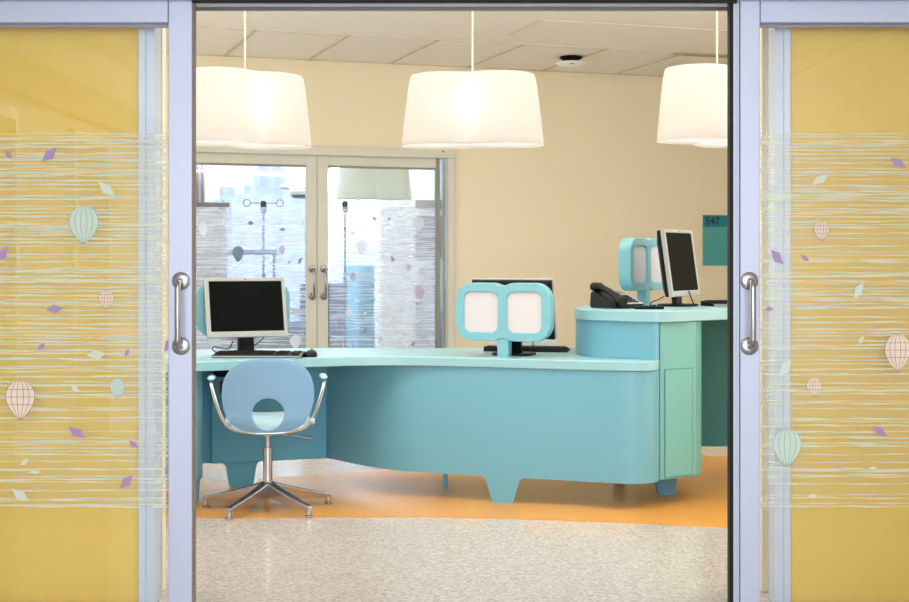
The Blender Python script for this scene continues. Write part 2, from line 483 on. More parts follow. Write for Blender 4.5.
far_door('door_3', 186, 193, 307, 317.6, 'left far glass door with frosted lines, bright window behind', 313, 3, [
    ('balloon', 2, 2, 238, 254, 11, 16), ('balloon', 3, 3, 282, 250, 6.5, 9), ('leaf', 6, 250.5, 223, 7.5, 4.5, 0), ('leaf', 2, 282.5, 229.5, 7, 4, 60),
    ('leaf', 6, 300, 261, 4, 7, 0), ('leaf', 3, 272, 263, 3, 3, 0), ('balloon', 1, 1, 203, 229, 9, 14), ('leaf', 3, 215, 250, 6, 4, 0),
    ('leaf', 6, 289, 262, 3, 3, 0), ('leaf', 2, 264, 276, 4, 5, 40), ('balloon', 1, 1, 295.5, 342, 11, 14), ('leaf', 1, 297, 307, 5, 5, 50), ('leaf', 3, 218, 221, 4, 3, 0)])
far_door('door_4', 318.2, 329, 437, 441, 'right far glass door with pale balloon decals, teal cabinet behind', 324.6, 11, [
    ('balloon', 1, 1, 361.5, 247, 11.5, 15), ('balloon', 1, 1, 418, 224, 11, 15), ('balloon', 1, 1, 386, 317.5, 11.5, 15), ('balloon', 3, 3, 419.5, 292.5, 11, 15),
    ('balloon', 3, 3, 353, 277, 6, 8), ('balloon', 3, 3, 408.5, 267.5, 5.5, 7.5), ('balloon', 1, 1, 400, 337, 6, 7.5), ('balloon', 1, 1, 348.5, 313, 6, 8),
    ('leaf', 6, 374.5, 219, 4, 6, 80), ('leaf', 6, 392.5, 259, 4, 7, 90), ('leaf', 3, 373, 281, 6, 4, 0), ('leaf', 6, 365, 331, 5, 6, 0), ('leaf', 6, 413, 344, 4.5, 6, 0),
    ('leaf', 1, 352.5, 233, 7, 5, 0), ('leaf', 1, 357, 300, 7, 5, 60), ('leaf', 1, 334, 269, 7, 4, 60), ('leaf', 1, 365, 313.5, 4, 4, 0), ('leaf', 1, 418, 321, 6, 4, 20), ('leaf', 6, 389, 219, 2.5, 4, 0)])
# narrow side light right of door_4
b = MB(); b.box(ws(441.4), ws(446.9), .05, .056, .02, zt0); struct(b.build('window_2', glass_mat('side_light_glass', (208, 218, 226), 1.0), loc=W0, rz=T), 'narrow glass side light')

# ------------------------------------------------------------------ room beyond the far doors
OFF = 3.6
def fs(px): return ws(px, OFF)
def fz(px, py): return wz(px, py, OFF)
b = MB()
wL, wR, wB, wT = fs(207), fs(324), fz(260, 312), fz(260, 150)
b.box(fs(60), wL, OFF, OFF+.15, 0, 2.9); b.box(wR, fs(560), OFF, OFF+.15, 0, 2.9); b.box(wL, wR, OFF, OFF+.15, 0, wB); b.box(wL, wR, OFF, OFF+.15, wT, 2.9)
struct(b.build('wall_far', M_wallfar, loc=W0, rz=T))
b = MB(); b.box(fs(60)-.1, fs(60), .15, OFF+.1, 0, 2.9); struct(b.build('wall_far_left', M_wallfar, loc=W0, rz=T))
b = MB(); b.box(fs(560), fs(560)+.1, .15, OFF+.1, 0, 2.9); struct(b.build('wall_far_right', M_wallfar, loc=W0, rz=T))
b = MB(); b.box(fs(60)-.1, fs(560)+.1, .15, OFF+.15, 2.9, 2.97); struct(b.build('ceiling_far', M_ceil, loc=W0, rz=T))
w1 = holder('window_1', W0, T, 'bright window of the room beyond')
b = MB()
b.box(wL, wL+.03, OFF-.02, OFF+.1, wB, wT); b.box(wR-.03, wR, OFF-.02, OFF+.1, wB, wT); b.box(wL+.03, wR-.03, OFF-.02, OFF+.1, wB, wB+.04); b.box(wL+.03, wR-.03, OFF-.02, OFF+.1, wT-.04, wT)
b.build('window_frame', M_framed, w1)
b = MB(); b.poly([(wL, OFF+.05, wB), (wR, OFF+.05, wB), (wR, OFF+.05, wT), (wL, OFF+.05, wT)]); b.build('glass', M_glassb, w1)

def lloc(px, off):   # world xy on the plane local y=off at pixel column px
    s_ = ws(px, off); return Vector((W0.x+CT*s_-ST*off, W0.y+ST*s_+CT*off, 0))
# IV poles
def iv_pole(px, pytop, off, label, hooks):
    p = lloc(px, off); d = p.y
    t = thing('drip_stand', label, 'drip stand', p, T, None)
    zt = Z(pytop, d)
    b = MB(); b.lathe([(.016, .06), (.016, 1.1), (.011, 1.1), (.011, zt)], n=12); b.build('pole', M_navy, t)
    b = MB(); b.lathe([(.03, zt-.09), (.03, zt), (.02, zt+.02)], n=12); b.build('clamp', M_black, t)
    b = MB()
    for sx in hooks:
        b.tube([(0, 0, zt-.0), (sx*.7, 0, zt-.0), (sx, 0, zt-.0)], .007, 6)
        b.tube([(sx+.035*math.copysign(1, sx)+.035*math.cos(a), 0, zt+.035*math.sin(a)) for a in [2*PI*k/14 for k in range(15)]], .006, 6)
    b.build('hook', M_framed, t)
    b = MB()
    for k in range(5):
        a = 2*PI*k/5; b.tube([(0,0,.09), (.28*math.cos(a), .28*math.sin(a), .07), (.3*math.cos(a), .3*math.sin(a), .012)], .012, 8)
    b.build('base', M_framed, t)
iv_pole(263.5, 203, 1.8, 'dark drip stand before the bright far window', [.13, -.13])
iv_pole(345, 203, 1.5, 'drip stand behind the right far glass door', [.1, -.1])
# beige equipment cabinet
p = lloc(209, 1.4); d = p.y
t = thing('equipment_cart', 'beige equipment cart behind the left far glass door', 'cart', p, T)
ztop = Z(203, d)
b = MB(); b.box(-.32, .14, -.2, .2, .1, ztop-.06); b.build('body', M_beige, t, bevel=.01)
b = MB(); b.box(-.34, .16, -.22, .22, ztop-.055, ztop); b.build('top', M_greywall, t, bevel=.008)
b = MB(); b.box(-.30, .10, -.212, -.202, .3, .75); b.build('door', M_wallfar, t, bevel=.004)
for sx in (-.26, .08):
    for sy in (-.14, .14):
        b = MB(); b.lathe([(.05, -.02), (.05, .02)], (sx, sy, .05), 14, 'x'); b.build('castor', M_black, t)
b = MB(); b.tube([(.12, 0, ztop), (.12, 0, ztop+.04), (.2, 0, ztop-.05), (.2, 0, ztop-.3), (.12, -.215, ztop-.4)], .006, 6); b.build('hose', M_tealcab, t)
p = lloc(199, 3.3);  # added curtain that stands in for the dark window jamb
t = thing('jamb_stand_in', 'grey-brown curtain added for the jamb at the left edge of the bright far window', 'curtain', p, T)
b = MB(); c0 = -.35; c1 = ws(207, 3.3)-ws(199, 3.3)
n = 40; pth = [(c0+(c1-c0)*k/n, .02*math.sin(k*1.3)) for k in range(n+1)]
b.strip(pth, .006, .05, 2.75); b.build('cloth', mat('curtain_cloth', (140, 132, 132), .85), t)
b = MB(); b.tube([(c0-.1, .0, 2.78), (c1+.1, .0, 2.78)], .015, 8); b.build('rail', M_framed, t)
# bed rail / bed mass behind left door
p = lloc(250, 2.6); d = p.y
t = thing('hospital_bed', 'navy hospital bed under the bright far window', 'bed', p, T)
zb_ = Z(252, d)
b = MB(); b.box(-.55, .9, -.4, .45, .45, .62); b.build('mattress', M_navy, t, bevel=.03)
b = MB(); b.box(-.55, .9, -.38, .43, .3, .42); b.build('bed_frame', M_framed, t, bevel=.01)
b = MB()
b.tube([(-.5, -.42, zb_), (.2, -.42, zb_)], .03, 8)
for xx in (-.45, .17): b.tube([(xx, -.42, .4), (xx, -.42, zb_)], .014, 8)
b.build('side_rail', M_navy, t)
b = MB(); b.box(.45, .93, -.38, -.34, .45, 1.0); b.box(.45, .93, -.38, -.34, .5, .55); b.build('headboard', M_navy, t, bevel=.02)
for sx in (-.5, .85):
    for sy in (-.33, .38):
        b = MB(); b.lathe([(.02, .0), (.03, .02), (.025, .3)], (sx, sy, 0), 10); b.build('leg', M_framed, t)
# exam lamp arm
p = lloc(303, 1.1); d = p.y
t = thing('examination_lamp', 'white examination lamp head on a ceiling arm beyond the glass', 'lamp', (p.x, p.y, 2.9), T)
zl = Z(190, d)-2.9
b = MB(); b.lathe([(.05, zl+.05), (.17, zl+.02), (.19, zl-.02), (.18, zl-.05)], (.06, 0, 0), 24); b.build('lamp_head', M_white, t)
b = MB(); b.lathe([(.17, zl-.052), (.15, zl-.075), (.01, zl-.08)], (.06, 0, 0), 24); b.build('lens', M_navy, t)
b = MB(); b.tube([(-.13, 0, zl+.02), (-.22, 0, zl+.03)], .022, 8); b.build('grip', M_white, t)
b = MB(); b.tube([(-.15, 0, zl+.03), (-.13, 0, zl+.09), (0, 0, zl+.12), (.2, 0, zl+.14), (.3, 0, zl+.3), (.3, 0, 0)], .014, 8); b.build('arm', M_white, t)
# teal cabinet
p = lloc(372, 3.2); d = p.y
t = thing('wall_cabinet', 'teal cupboard behind the right far glass door', 'cabinet', p, T)
w = ws(390, 3.2)-ws(372, 3.2); zc = Z(265, d)
b = MB(); b.box(-w, w, -.2, .38, .06, zc); b.build('carcass', M_tealcab, t, bevel=.006)
for q in (-1, 0):
    b = MB(); b.box(q*w+.01, q*w+w-.01, -.222, -.203, .1, zc-.03); dd = b.build('door', M_tealcab, t, bevel=.004)
    b = MB(); xx = -.04 if q == -1 else .04; b.tube([(xx, -.224, zc-.35), (xx, -.25, zc-.35), (xx, -.25, zc-.2), (xx, -.224, zc-.2)], .006, 6); b.build('handle', M_steel, dd)
b = MB(); b.box(-w+.02, w-.02, -.18, .36, 0, .055); b.build('plinth', M_framed, t)
# white column and taupe picture panel
p = lloc(392, 2.6)
b = MB(); w = (ws(411, 2.6)-ws(376, 2.6))/2; b.box(-w, w, .0, .25, 0, 2.9); struct(b.build('wall_far_pier', M_white, loc=lloc(398, 2.6), rz=T))
p = lloc(428, 3.55); d = p.y
t = thing('wall_panel', 'taupe wall panel seen through the right far door', 'panel', (p.x, p.y, Z(258, d)), T)
b = MB(); h = Z(198, d)-Z(256, d); b.box(-.22, .3, 0, .035, 0, h); b.build('board', M_greywall, t, bevel=.004)
b = MB(); b.box(-.20, .28, -.008, -.001, h*.72, h*.84); b.build('rail', M_beige, t)
# small medical wall rail
p = lloc(419, 3.5); d = p.y
t = thing('oxygen_outlet', 'white medical gas outlet strip on the far wall', 'outlet', (p.x, p.y, Z(308, d)), T)
h = Z(265, d)-Z(308, d)
b = MB(); b.box(-.06, .06, 0, .07, 0, h); b.build('plate', M_white, t, bevel=.005)
for q in (.12, .88):
    b = MB(); b.lathe([(.04, 0), (.04, .02), (.02, .04)], (0, 0, h*q), 14, 'y'); b.build('socket', M_grey, t)

# city outside
for i, (x0, x1, yt, d, lab) in enumerate([(258, 281, 166, 108, 'tall pale tower block on the skyline'), (244, 262, 185, 96, 'mid-height pale block left of the tower'),
        (236, 300, 194, 84, 'long low pale building below the tower'), (205, 240, 199, 122, 'distant low building at the left of the skyline'), (279, 330, 208, 134, 'low pale building right of the tower')]):
    t = thing('city_building', lab, 'building', (X((x0+x1)/2, d), d, -40), 0, 'city skyline outside the far window')
    w = X(x1, d)-X(x0, d); zt = Z(yt, d)+40
    b = MB(); b.box(-w/2, w/2, 0, 6, 0, zt); b.build('facade', M_bldg, t)
    b = MB(); b.box(-w*.2, w*.1, 2, 5, zt, zt+1.2); b.build('roof_plant', M_bldg, t)

# ------------------------------------------------------------------ front partition with yellow panels and header
D0 = 5.0
yelz = 2.75
def side_panel(name, x0, x1, trimname, fx0, fx1, lab):
    b = MB(); b.box(min(x0, x1), max(x0, x1), D0+.02, D0+.10, 0, yelz); o = struct(b.build(name, M_yellow), lab)
    b = MB(); a, c = min(fx0, fx1), max(fx0, fx1); mid = a+(c-a)*(.45 if fx0 < 0 else .55)
    b.box(a, c, D0, D0+.10, 0, 2.15)
    if fx0 < 0: b.box(a, mid, D0-.008, D0, 0, 2.15)
    else: b.box(mid, c, D0-.008, D0, 0, 2.15)
    struct(b.build(trimname, M_alu2, bevel=.003), 'pale blue-grey upright frame of the yellow panel')
side_panel('wall_front_left', XL, X(138.6, D0+.02), 'trim_3', X(138.6, D0), X(155.2, D0), 'yellow panel behind the left sliding door')
side_panel('wall_front_right', X(790.5, D0+.02), XR, 'trim_4', X(774.6, D0), X(790.5, D0), 'yellow panel behind the right sliding door')
b = MB(); b.box(XL, XR, D0+.11, D0+.2, 2.18, 3.0); struct(b.build('wall_front', M_corr), 'wall above the sliding doors')
# room-side lining of the partition
for nm, a, c in (('wall_front_lining_left', XL, X(139, 5.2)), ('wall_front_lining_right', X(790, 5.2), XR)):
    b = MB(); b.box(a, c, 5.105, 5.2, 0, 2.18); struct(b.build(nm, M_wall))
# cream jamb seen through the gap
b = MB(); b.box(X(147, 5.2), X(162.5, 5.2), 5.2, 5.26, 0, 2.3); b.box(X(157.5, 5.2), X(159.5, 5.2), 5.19, 5.2, 0, 2.3); struct(b.build('trim_5', M_wall, bevel=.004), 'cream left jamb')
b = MB(); b.box(X(761.5, 5.2), X(783, 5.2), 5.2, 5.26, 0, 2.3); b.box(X(766, 5.2), X(768, 5.2), 5.19, 5.2, 0, 2.3); struct(b.build('trim_6', M_wall, bevel=.004), 'cream right jamb')
# header track
b = MB()
zb = Z(11, 5.14)
b.box(-1.9, 1.9, 5.13, 5.145, zb, zb+.10); b.box(-1.9, 1.9, 5.122, 5.13, zb+.008, zb+.016); b.box(-1.9, 1.9, 5.122, 5.13, zb+.022, zb+.026)
struct(b.build('trim_7', M_alud), 'grey metal header track over the doorway')
zc = Z(2.8, 4.86)  # dark strip drawn for the shadow gap under the header
b = MB(); b.box(X(192, 4.86), X(737, 4.86), 4.855, 4.875, zc, zc+.06); struct(b.build('trim_8', M_black), 'black strip standing in for the shadow gap under the door header')
b = MB(); b.box(-2.6, 2.6, 4.83, 4.99, Z(-1.0, 4.84), 2.5); struct(b.build('trim_9', M_alu), 'aluminium header cover')

# ------------------------------------------------------------------ front sliding doors
FM = [F_line, F_pale, F_balg, F_balb, F_out, F_outr, F_purp, F_veil]
def sliding_door(name, side, stile, g_edge, lead, label, hx, motifs, seed):
    """stile: (a, b) face in px; g_edge: outer px of the glass"""
    t = holder(name, (0, 4.88, 0), 0, label)
    d0, d1 = 0, .05
    a, c = sorted((X(stile[0], 4.88), X(stile[1], 4.88)))
    zr0, zr1 = Z(22.3, 4.88), Z(-1.5, 4.88)
    b = MB(); b.box(a, c, d0, d1, .012, zr1); st = b.build('stile', M_alu, t, bevel=.003)
    e0, e1 = X(g_edge, 4.88), (a if side < 0 else c)
    g0, g1 = (e0, a) if side < 0 else (c, e0)
    b = MB(); b.box(g0+.002, g1-.002, d0+.001, d1, zr0, zr1); b.build('top_rail', M_alu, t, bevel=.003)
    b = MB(); b.box(g0+.002, g1-.002, d0+.001, d1, .012, .022); b.build('bottom_rail', M_alu, t, bevel=.003)
    o = g0-.06 if side < 0 else g1
    b = MB(); b.box(o, o+.06, d0, d1, .012, zr1); b.build('stile', M_alu, t, bevel=.003)
    b = MB(); gy = .028; b.poly([(g0, gy, .022), (g1, gy, .022), (g1, gy, zr0+.003), (g0, gy, zr0+.003)]); b.build('glass', M_glass, t)
    # glazing gasket line along the rail
    b = MB(); b.box(g0, g1, .034, .046, zr0-.012, zr0-.0005); b.build('glazing_bead', mat('mauve_grey_bead', (142, 138, 152), .5, .2), t)
    # leading edge
    b = MB()
    if side < 0:
        b.box(c+.0005, c+.006, .006, .046, .012, zr1); b.build('edge_seal', M_brownedge, t)
    else:
        for k in range(4): b.box(a-.022+.0055*k, a-.0235+.0055*(k+1), .012+.004*(k % 2), .047, .012, zr1)
        b.build('edge_profile', M_alu2, t)
        b = MB(); b.box(a-.036, a-.0225, .008, .047, .012, zr1); b.build('edge_seal', M_black, t)
    dd = 4.88+gy-.002
    mp = lambda px, py, l: (X(px, dd), gy-.002-l, Z(py, dd))
    x0, x1 = (-20, 168.5) if side < 0 else (760.3, 935)
    film('decorated_film', FM, mp, x0, x1, 133, 507.5, 70, motifs, t, th=(.85, 2.2), amp=.6, seed=seed)
    # pull handle
    hX = X(hx, 4.88); za, zb = Z(281, 4.88), Z(346, 4.88)
    h = MB()
    arc = []
    for k in range(7):
        q = k/6*PI/2; arc.append((hX, -.035-.025*math.sin(q), za-.025*(1-math.cos(q))))
    arc2 = [(p[0], p[1], za+zb-p[2]) for p in arc[::-1]]
    h.tube([(hX, 0, za)]+arc+arc2+[(hX, 0, zb)], .0105, 14)
    hd = h.build('door_handle', M_steel, t)
    for q in (za, zb):
        h = MB(); h.lathe([(.0315, 0), (.0315, .003), (.026, .007), (.013, .009)], (hX, 0, q), 28, 'y'); h.build('rose', M_steel, hd)
    return t
left_motifs = [('balloon', 2, 4, 84, 225, 29, 38), ('balloon', 3, 5, 20.5, 400, 29, 40), ('balloon', 3, 5, 106.5, 299.5, 15, 19), ('balloon', 2, 4, 117.5, 388, 14, 20),
    ('leaf', 6, 49.5, 154.5, 15, 14, 0), ('leaf', 6, 8.5, 154.5, 8, 9, 85), ('leaf', 6, 2, 254.5, 13, 17, 0), ('leaf', 6, 54.5, 309, 17, 9, 20), ('leaf', 6, 41.5, 346.5, 8, 7, 0),
    ('leaf', 6, 127, 353, 5, 9, 0), ('leaf', 6, 77, 432.5, 17, 12, 75), ('leaf', 6, 133.5, 444, 9, 8, 75), ('leaf', 6, 126, 482, 14, 14, 0), ('leaf', 6, 167.5, 345, 7, 16, 0),
    ('leaf', 1, 107, 189, 17, 14, 75), ('leaf', 1, 153, 278.5, 19, 10, 0), ('leaf', 1, 96, 354.5, 19, 11, 0), ('leaf', 1, 75, 388, 9, 8, 75), ('leaf', 1, 24.5, 462, 8, 7, 0),
    ('leaf', 1, 20.5, 495, 17, 13, 80), ('leaf', 1, 151, 237.5, 11, 6, 0), ('leaf', 6, 167, 470, 5, 9, 0), ('leaf', 1, 158, 482, 8, 5, 0), ('leaf', 1, 35, 472, 14, 4, 0)]
right_motifs = [('balloon', 3, 5, 821.5, 231, 15, 20), ('balloon', 3, 5, 897.5, 353, 26, 38), ('balloon', 3, 5, 814, 387, 15, 20), ('balloon', 2, 4, 787, 447.5, 28, 38),
    ('leaf', 6, 777, 257, 13, 15, 80), ('leaf', 6, 805, 258, 8, 7, 75), ('leaf', 6, 769, 309, 9, 5, 60), ('leaf', 6, 898.5, 163, 16, 11, 55), ('leaf', 6, 879.5, 431, 14, 11, 80),
    ('leaf', 1, 820, 179.5, 16, 10, 0), ('leaf', 1, 858.5, 291, 10, 18, 0), ('leaf', 1, 785, 367.5, 13, 16, 0), ('leaf', 1, 861, 340, 6, 9, 0), ('leaf', 1, 873, 468, 9, 4, 0), ('leaf', 1, 812.5, 496, 9, 5, 60)]
sliding_door('door_1', -1, (168.3, 192), -60, None, 'left sliding glass door with balloon decals', 181, left_motifs, 5)
sliding_door('door_2', 1, (740.3, 760), 968, None, 'right sliding glass door with balloon decals', 749.3, right_motifs, 21)

# ------------------------------------------------------------------ corridor in which the camera stands (seen in the door glass)
b = MB(); b.box(-2.75, -2.6, -4, 4.99, 0, 2.75); struct(b.build('wall_corridor_left', M_corr))
b = MB(); b.box(2.8, 2.95, -4, 4.99, 0, 2.75); struct(b.build('wall_corridor_right', M_corr))
b = MB(); b.box(-2.75, 2.95, -4.15, -4, 0, 2.75); struct(b.build('wall_corridor_back', M_corr))
b = MB(); b.box(-2.75, 2.95, -4, 5.1, 2.76, 2.84); struct(b.build('ceiling_corridor', M_ceil))
b = MB(); b.box(-2.6, -2.5, -3.9, 4.8, 2.2, 2.42); struct(b.build('trim_10', M_corrd), 'brown wall rail in the corridor')
for i, (y0, y1) in enumerate([(-2.9, -1.9), (-.6, .4), (1.6, 2.6)]):
    t = holder('door_%d' % (5+i), (-2.6, y0, 0), 0, 'brown corridor door')
    b = MB(); b.box(.001, .03, .07, y1-y0-.07, .01, 2.05); b.build('leaf_panel', M_corrd, t)
    b = MB(); b.box(.001, .05, 0, .068, 0, 2.12); b.box(.001, .05, y1-y0-.068, y1-y0, 0, 2.12); b.box(.001, .05, .068, y1-y0-.068, 2.052, 2.12); b.build('door_frame', M_white, t)

# ------------------------------------------------------------------ reception desk
ZT, ZTB, ZP, ZBOT = .735, .688, .686, .134
edge = [xy(60, 6.62), xy(130, 6.76), xy(200, 6.87), xy(260, 7.02), xy(310, 7.14), xy(350, 7.22), xy(395, 7.25), xy(435, 7.21), xy(500, 7.10), xy(560, 6.99), xy(610, 6.90), xy(635, 6.87)]
ec = [tuple(p) for p in catmull([Vector(p) for p in edge], 6)]
corner = [xy(645, 6.875), xy(652, 6.90), xy(657, 6.945), xy(659.5, 7.0)]
backe = [(.995, 7.3), (.985, 7.8), xy(600, 7.95), xy(520, 7.95), xy(440, 7.96), xy(330, 7.98), xy(260, 7.90), xy(200, 7.86), xy(130, 7.8), xy(60, 7.7)]
desk = thing('reception_desk', 'long curved teal reception desk with splayed panel feet on orange floor', 'desk', (0, 7.4, 0))
def L(p): return (p[0], p[1]-7.4)
b = MB(); b.prism([L(p) for p in ec+corner+backe], ZTB, ZT, True); b.build('worktop', M_tealtop, desk, bevel=.004)
# front panel: S curve from the knee space round to the right corner
fp = [xy(322, 7.786), xy(327.2, 7.777), xy(338, 7.70), xy(352, 7.585), xy(368, 7.47), xy(385, 7.375), xy(405, 7.30), xy(435, 7.235), xy(500, 7.115), xy(560, 7.005), xy(605, 6.92), xy(628, 6.885), xy(642, 6.887), xy(651, 6.912), xy(657, 6.955), xy(659.3, 7.0)]
fpc = [tuple(p) for p in catmull([Vector(p) for p in fp], 5)]
b = MB(); b.strip([L(p) for p in fpc], .022, ZBOT, ZP); b.build('front_panel', M_teal, desk)
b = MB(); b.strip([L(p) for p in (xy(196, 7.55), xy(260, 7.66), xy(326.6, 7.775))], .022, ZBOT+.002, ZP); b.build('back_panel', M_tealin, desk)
# left end pedestal
ep = [xy(110, 6.86), xy(160, 6.93), xy(190, 6.985), xy(197, 7.0), xy(201, 7.03), xy(202.4, 7.07), xy(202.6, 7.14), xy(197, 7.54), xy(110, 7.45)]
b = MB(); b.prism([L(p) for p in ep], ZBOT, ZP, True); b.build('end_pedestal', M_teal, desk, bevel=.004)
# panel feet, cut from the same board as the panel above
def foot(pxc, dfun, wt, wb, m, z1=ZBOT, parent=desk, name='leg'):
    b = MB(); n = 7
    ra = []
    for (z, hw, fil) in ((0, wb-3, 0), (.008, wb-.8, 0), (.02, wb, 0), (z1-.02, wt-.8, 0), (z1-.006, wt+1.2, 0), (z1+.002, wt+4, 0)):
        row = []
        for k in range(n):
            px = pxc+hw*(2*k/(n-1)-1); d = dfun(px); row.append((px, d, z))
        ra.append(row)
    fr = [[b.bm.verts.new((X(p, d), d-7.4, z)) for p, d, z in r] for r in ra]
    bk = [[b.bm.verts.new((X(p, d), d-7.4+.022, z)) for p, d, z in r] for r in ra]
    R = len(ra)
    for G, fl in ((fr, 0), (bk, 1)):
        for i in range(R-1):
            for k in range(n-1): b.face([G[i][k], G[i][k+1], G[i+1][k+1], G[i+1][k]])
    for i in range(R-1):
        b.face([fr[i][0], bk[i][0], bk[i+1][0], fr[i+1][0]]); b.face([fr[i][-1], bk[i][-1], bk[i+1][-1], fr[i+1][-1]])
    for k in range(n-1):
        b.face([fr[0][k], fr[0][k+1], bk[0][k+1], bk[0][k]]); b.face([fr[-1][k], fr[-1][k+1], bk[-1][k+1], bk[-1][k]])
    return b.build(name, m, parent)
def interp(P):
    def f(px):
        Q = [(CX+F*p[0]/p[1], p[1]) for p in P]
        for (a, da), (c, dc) in zip(Q, Q[1:]):
            if a <= px <= c: return da+(dc-da)*(px-a)/(c-a)
        return Q[-1][1]
    return f
ffun = interp(fpc)
foot(502.5, ffun, 17.5, 11.5, M_teal)
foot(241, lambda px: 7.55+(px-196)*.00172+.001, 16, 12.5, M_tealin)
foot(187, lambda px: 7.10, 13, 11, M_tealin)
for px, d in ((445.5, 7.6),):
    b = MB(); x = X(px, d); b.box(x-.013, x+.013, d-7.4-.02, d-7.4+.02, 0, .3); b.build('leg', M_tealin, desk, bevel=.003)
# under-desk storage box seams, slot and red label
bx = MB(); d = 7.5
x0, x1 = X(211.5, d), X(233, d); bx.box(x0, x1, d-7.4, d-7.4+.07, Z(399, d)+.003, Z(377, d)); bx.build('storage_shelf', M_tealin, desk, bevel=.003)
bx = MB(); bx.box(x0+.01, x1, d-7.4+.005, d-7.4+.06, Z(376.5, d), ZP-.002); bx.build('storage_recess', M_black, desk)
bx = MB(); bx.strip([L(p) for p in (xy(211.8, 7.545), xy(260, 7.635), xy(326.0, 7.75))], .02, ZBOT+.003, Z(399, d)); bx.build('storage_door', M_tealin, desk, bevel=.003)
bx = MB(); bx.box(X(220, d), X(224.5, d), d-7.4-.006, d-7.4-.0005, Z(393, d), Z(380.5, d)); bx.build('red_tag', M_red, desk)['label'] = 'dark red tag'

# ------------------------------------------------------------------ raised counter
ZH, ZHB = .98, .924
rc = thing('raised_counter', 'raised green-teal counter with rounded top at the right end of the desk', 'counter', (1.0, 7.4, 0))
def L2(p): return (p[0]-1.0, p[1]-7.4)
topf = [xy(584, 7.95), xy(576.5, 7.75), xy(574.3, 7.55), xy(576, 7.38), xy(584, 7.26), xy(600, 7.17), xy(628, 7.06), xy(650, 6.99), xy(664, 6.985), xy(682, 7.04), xy(703, 7.17), xy(730, 7.29), xy(770, 7.36), xy(850, 7.40), (2.9, 7.42)]
tfc = [tuple(p) for p in catmull([Vector(p) for p in topf], 5)]
b = MB(); b.prism([L2(p) for p in tfc+[(2.9, 8.2), xy(640, 8.2), xy(600, 8.12)]], ZHB, ZH, True); b.build('counter_top', M_tealtop, rc, bevel=.004)
riser = [xy(584, 7.9), xy(577.5, 7.72), xy(575.6, 7.54), xy(577.3, 7.40), xy(585, 7.28), xy(600, 7.19), xy(630, 7.075), xy(652, 7.0), xy(659.2, 6.992)]
rcv = [tuple(p) for p in catmull([Vector(p) for p in riser], 6)]
b = MB(); b.strip([L2(p) for p in rcv], .02, ZT+.001, ZHB-.001); b.build('riser_panel', M_teal, rc)
# pedestal cabinet
ped = [xy(660, 6.999), xy(664, 7.01), xy(688, 7.10), xy(696, 7.145), xy(700, 7.20), xy(701.5, 7.27), (1.33, 7.95), (1.0, 7.95), (1.0, 7.5)]
b = MB(); b.prism([L2(p) for p in ped], ZBOT, ZHB-.001, False); b.build('pedestal', M_tealgreen, rc, bevel=.004)
# cabinet flap (door) proud by 3 mm
q1 = ZBOT+.012; q2 = Z(369.5, 7.05)
fl = [L2(xy(691.5, 7.1225)), L2(xy(688, 7.10)), L2(xy(676, 7.055)), L2(xy(665, 7.0145))]
bd = MB(); bd.strip(fl, .004, q1, q2); bd.build('cabinet_flap', M_tealgreen, rc)
fg = [L2(xy(692.3, 7.1265)), L2(xy(688, 7.10)), L2(xy(676, 7.055)), L2(xy(664.2, 7.0107))]
bd = MB(); bd.strip(fg, .0022, q1-.004, q2+.005); bd.build('flap_shadow_gap', M_tealdark, rc)
def foot2(pxc, d, wt, wb):
    b = MB(); r = [[(X(pxc-h, d)-1.0, d-7.4+o, z) for h, o in ((w_, 0), (-w_, 0), (-w_, .08), (w_, .08))] for w_, z in ((wb-1.5, 0), (wb, .015), (wt, ZBOT-.001))]
    b.rings(r, True, True, True, False); return b.build('leg', mat('blue_teal_foot', (92, 150, 186), .45), rc, bevel=.003)
foot2(666.5, 7.34, 12, 8.5)
foot2(620, 7.75, 7, 5)
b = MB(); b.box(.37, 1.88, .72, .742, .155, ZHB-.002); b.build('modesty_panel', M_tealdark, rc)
b = MB(); b.box(1.80, 1.87, .0, .70, 0, ZHB-.002); b.build('end_panel', M_tealgreen, rc)
for q in (.6, 1.6):
    b = MB(); b.box(q, q+.06, .71, .718, 0, .3); b.build('leg', M_tealdark, rc)

# ------------------------------------------------------------------ twin-panel screens
def goggle_proto(label, loc, rz):
    t = thing('privacy_screen', label, 'screen', loc, rz, 'twin-panel teal screens on the desk')
    w, h, r, dx = .272, .293, .085, .117
    # outline: two rounded squares merged with a shallow notch
    R = rrect(dx, 0, w, h, r, 10)
    n = 11
    # take right square: corners order (++),( -+),(--),(+-)
    right = [p for p in R if p[0] > .0]
    right = sorted(right, key=lambda p: math.atan2(p[1], p[0]-dx+.00001))
    right = [p for p in right if not (abs(p[0]) < .028 and abs(p[1]) > .0) or True]
    notch = .118
    rr = [p for p in right if p[0] > .018]
    left = [(-p[0], p[1]) for p in rr[::-1]]
    top_r = [p for p in rr]
    outline = [(0, -notch-.012)]+[p for p in sorted(rr, key=lambda p: (math.atan2(p[1], p[0]-dx*.5)))]+[(0, notch+.012)]
    outline += [(-p[0], p[1]) for p in outline[1:-1][::-1]]
    holes = [rrect(s*.1185, 0, .195, .218, .042, 8) for s in (1, -1)]
    fr = curve_obj('frame', [outline]+holes, .034, .004, M_tealgog, t); fr.location = (0, 0, .085+h/2)
    for s in (1, -1):
        b = MB(); b.mi = 0
        pts = rrect(s*.1185, .085+h/2, .201, .224, .044, 8)
        b.poly([(p[0], -.026, p[1]) for p in pts]); b.poly([(p[0], .026, p[1]) for p in pts[::-1]])
        b.build('pin_board', M_pinboard, t)
    b = MB(); b.box(-.031, .031, -.03, .03, .002, .115); b.build('post', M_tealgog, t, bevel=.006)
    b = MB(); b.box(-.036, .036, -.035, .035, 0, .004); b.build('foot_plate', M_tealgog, t)
    return t
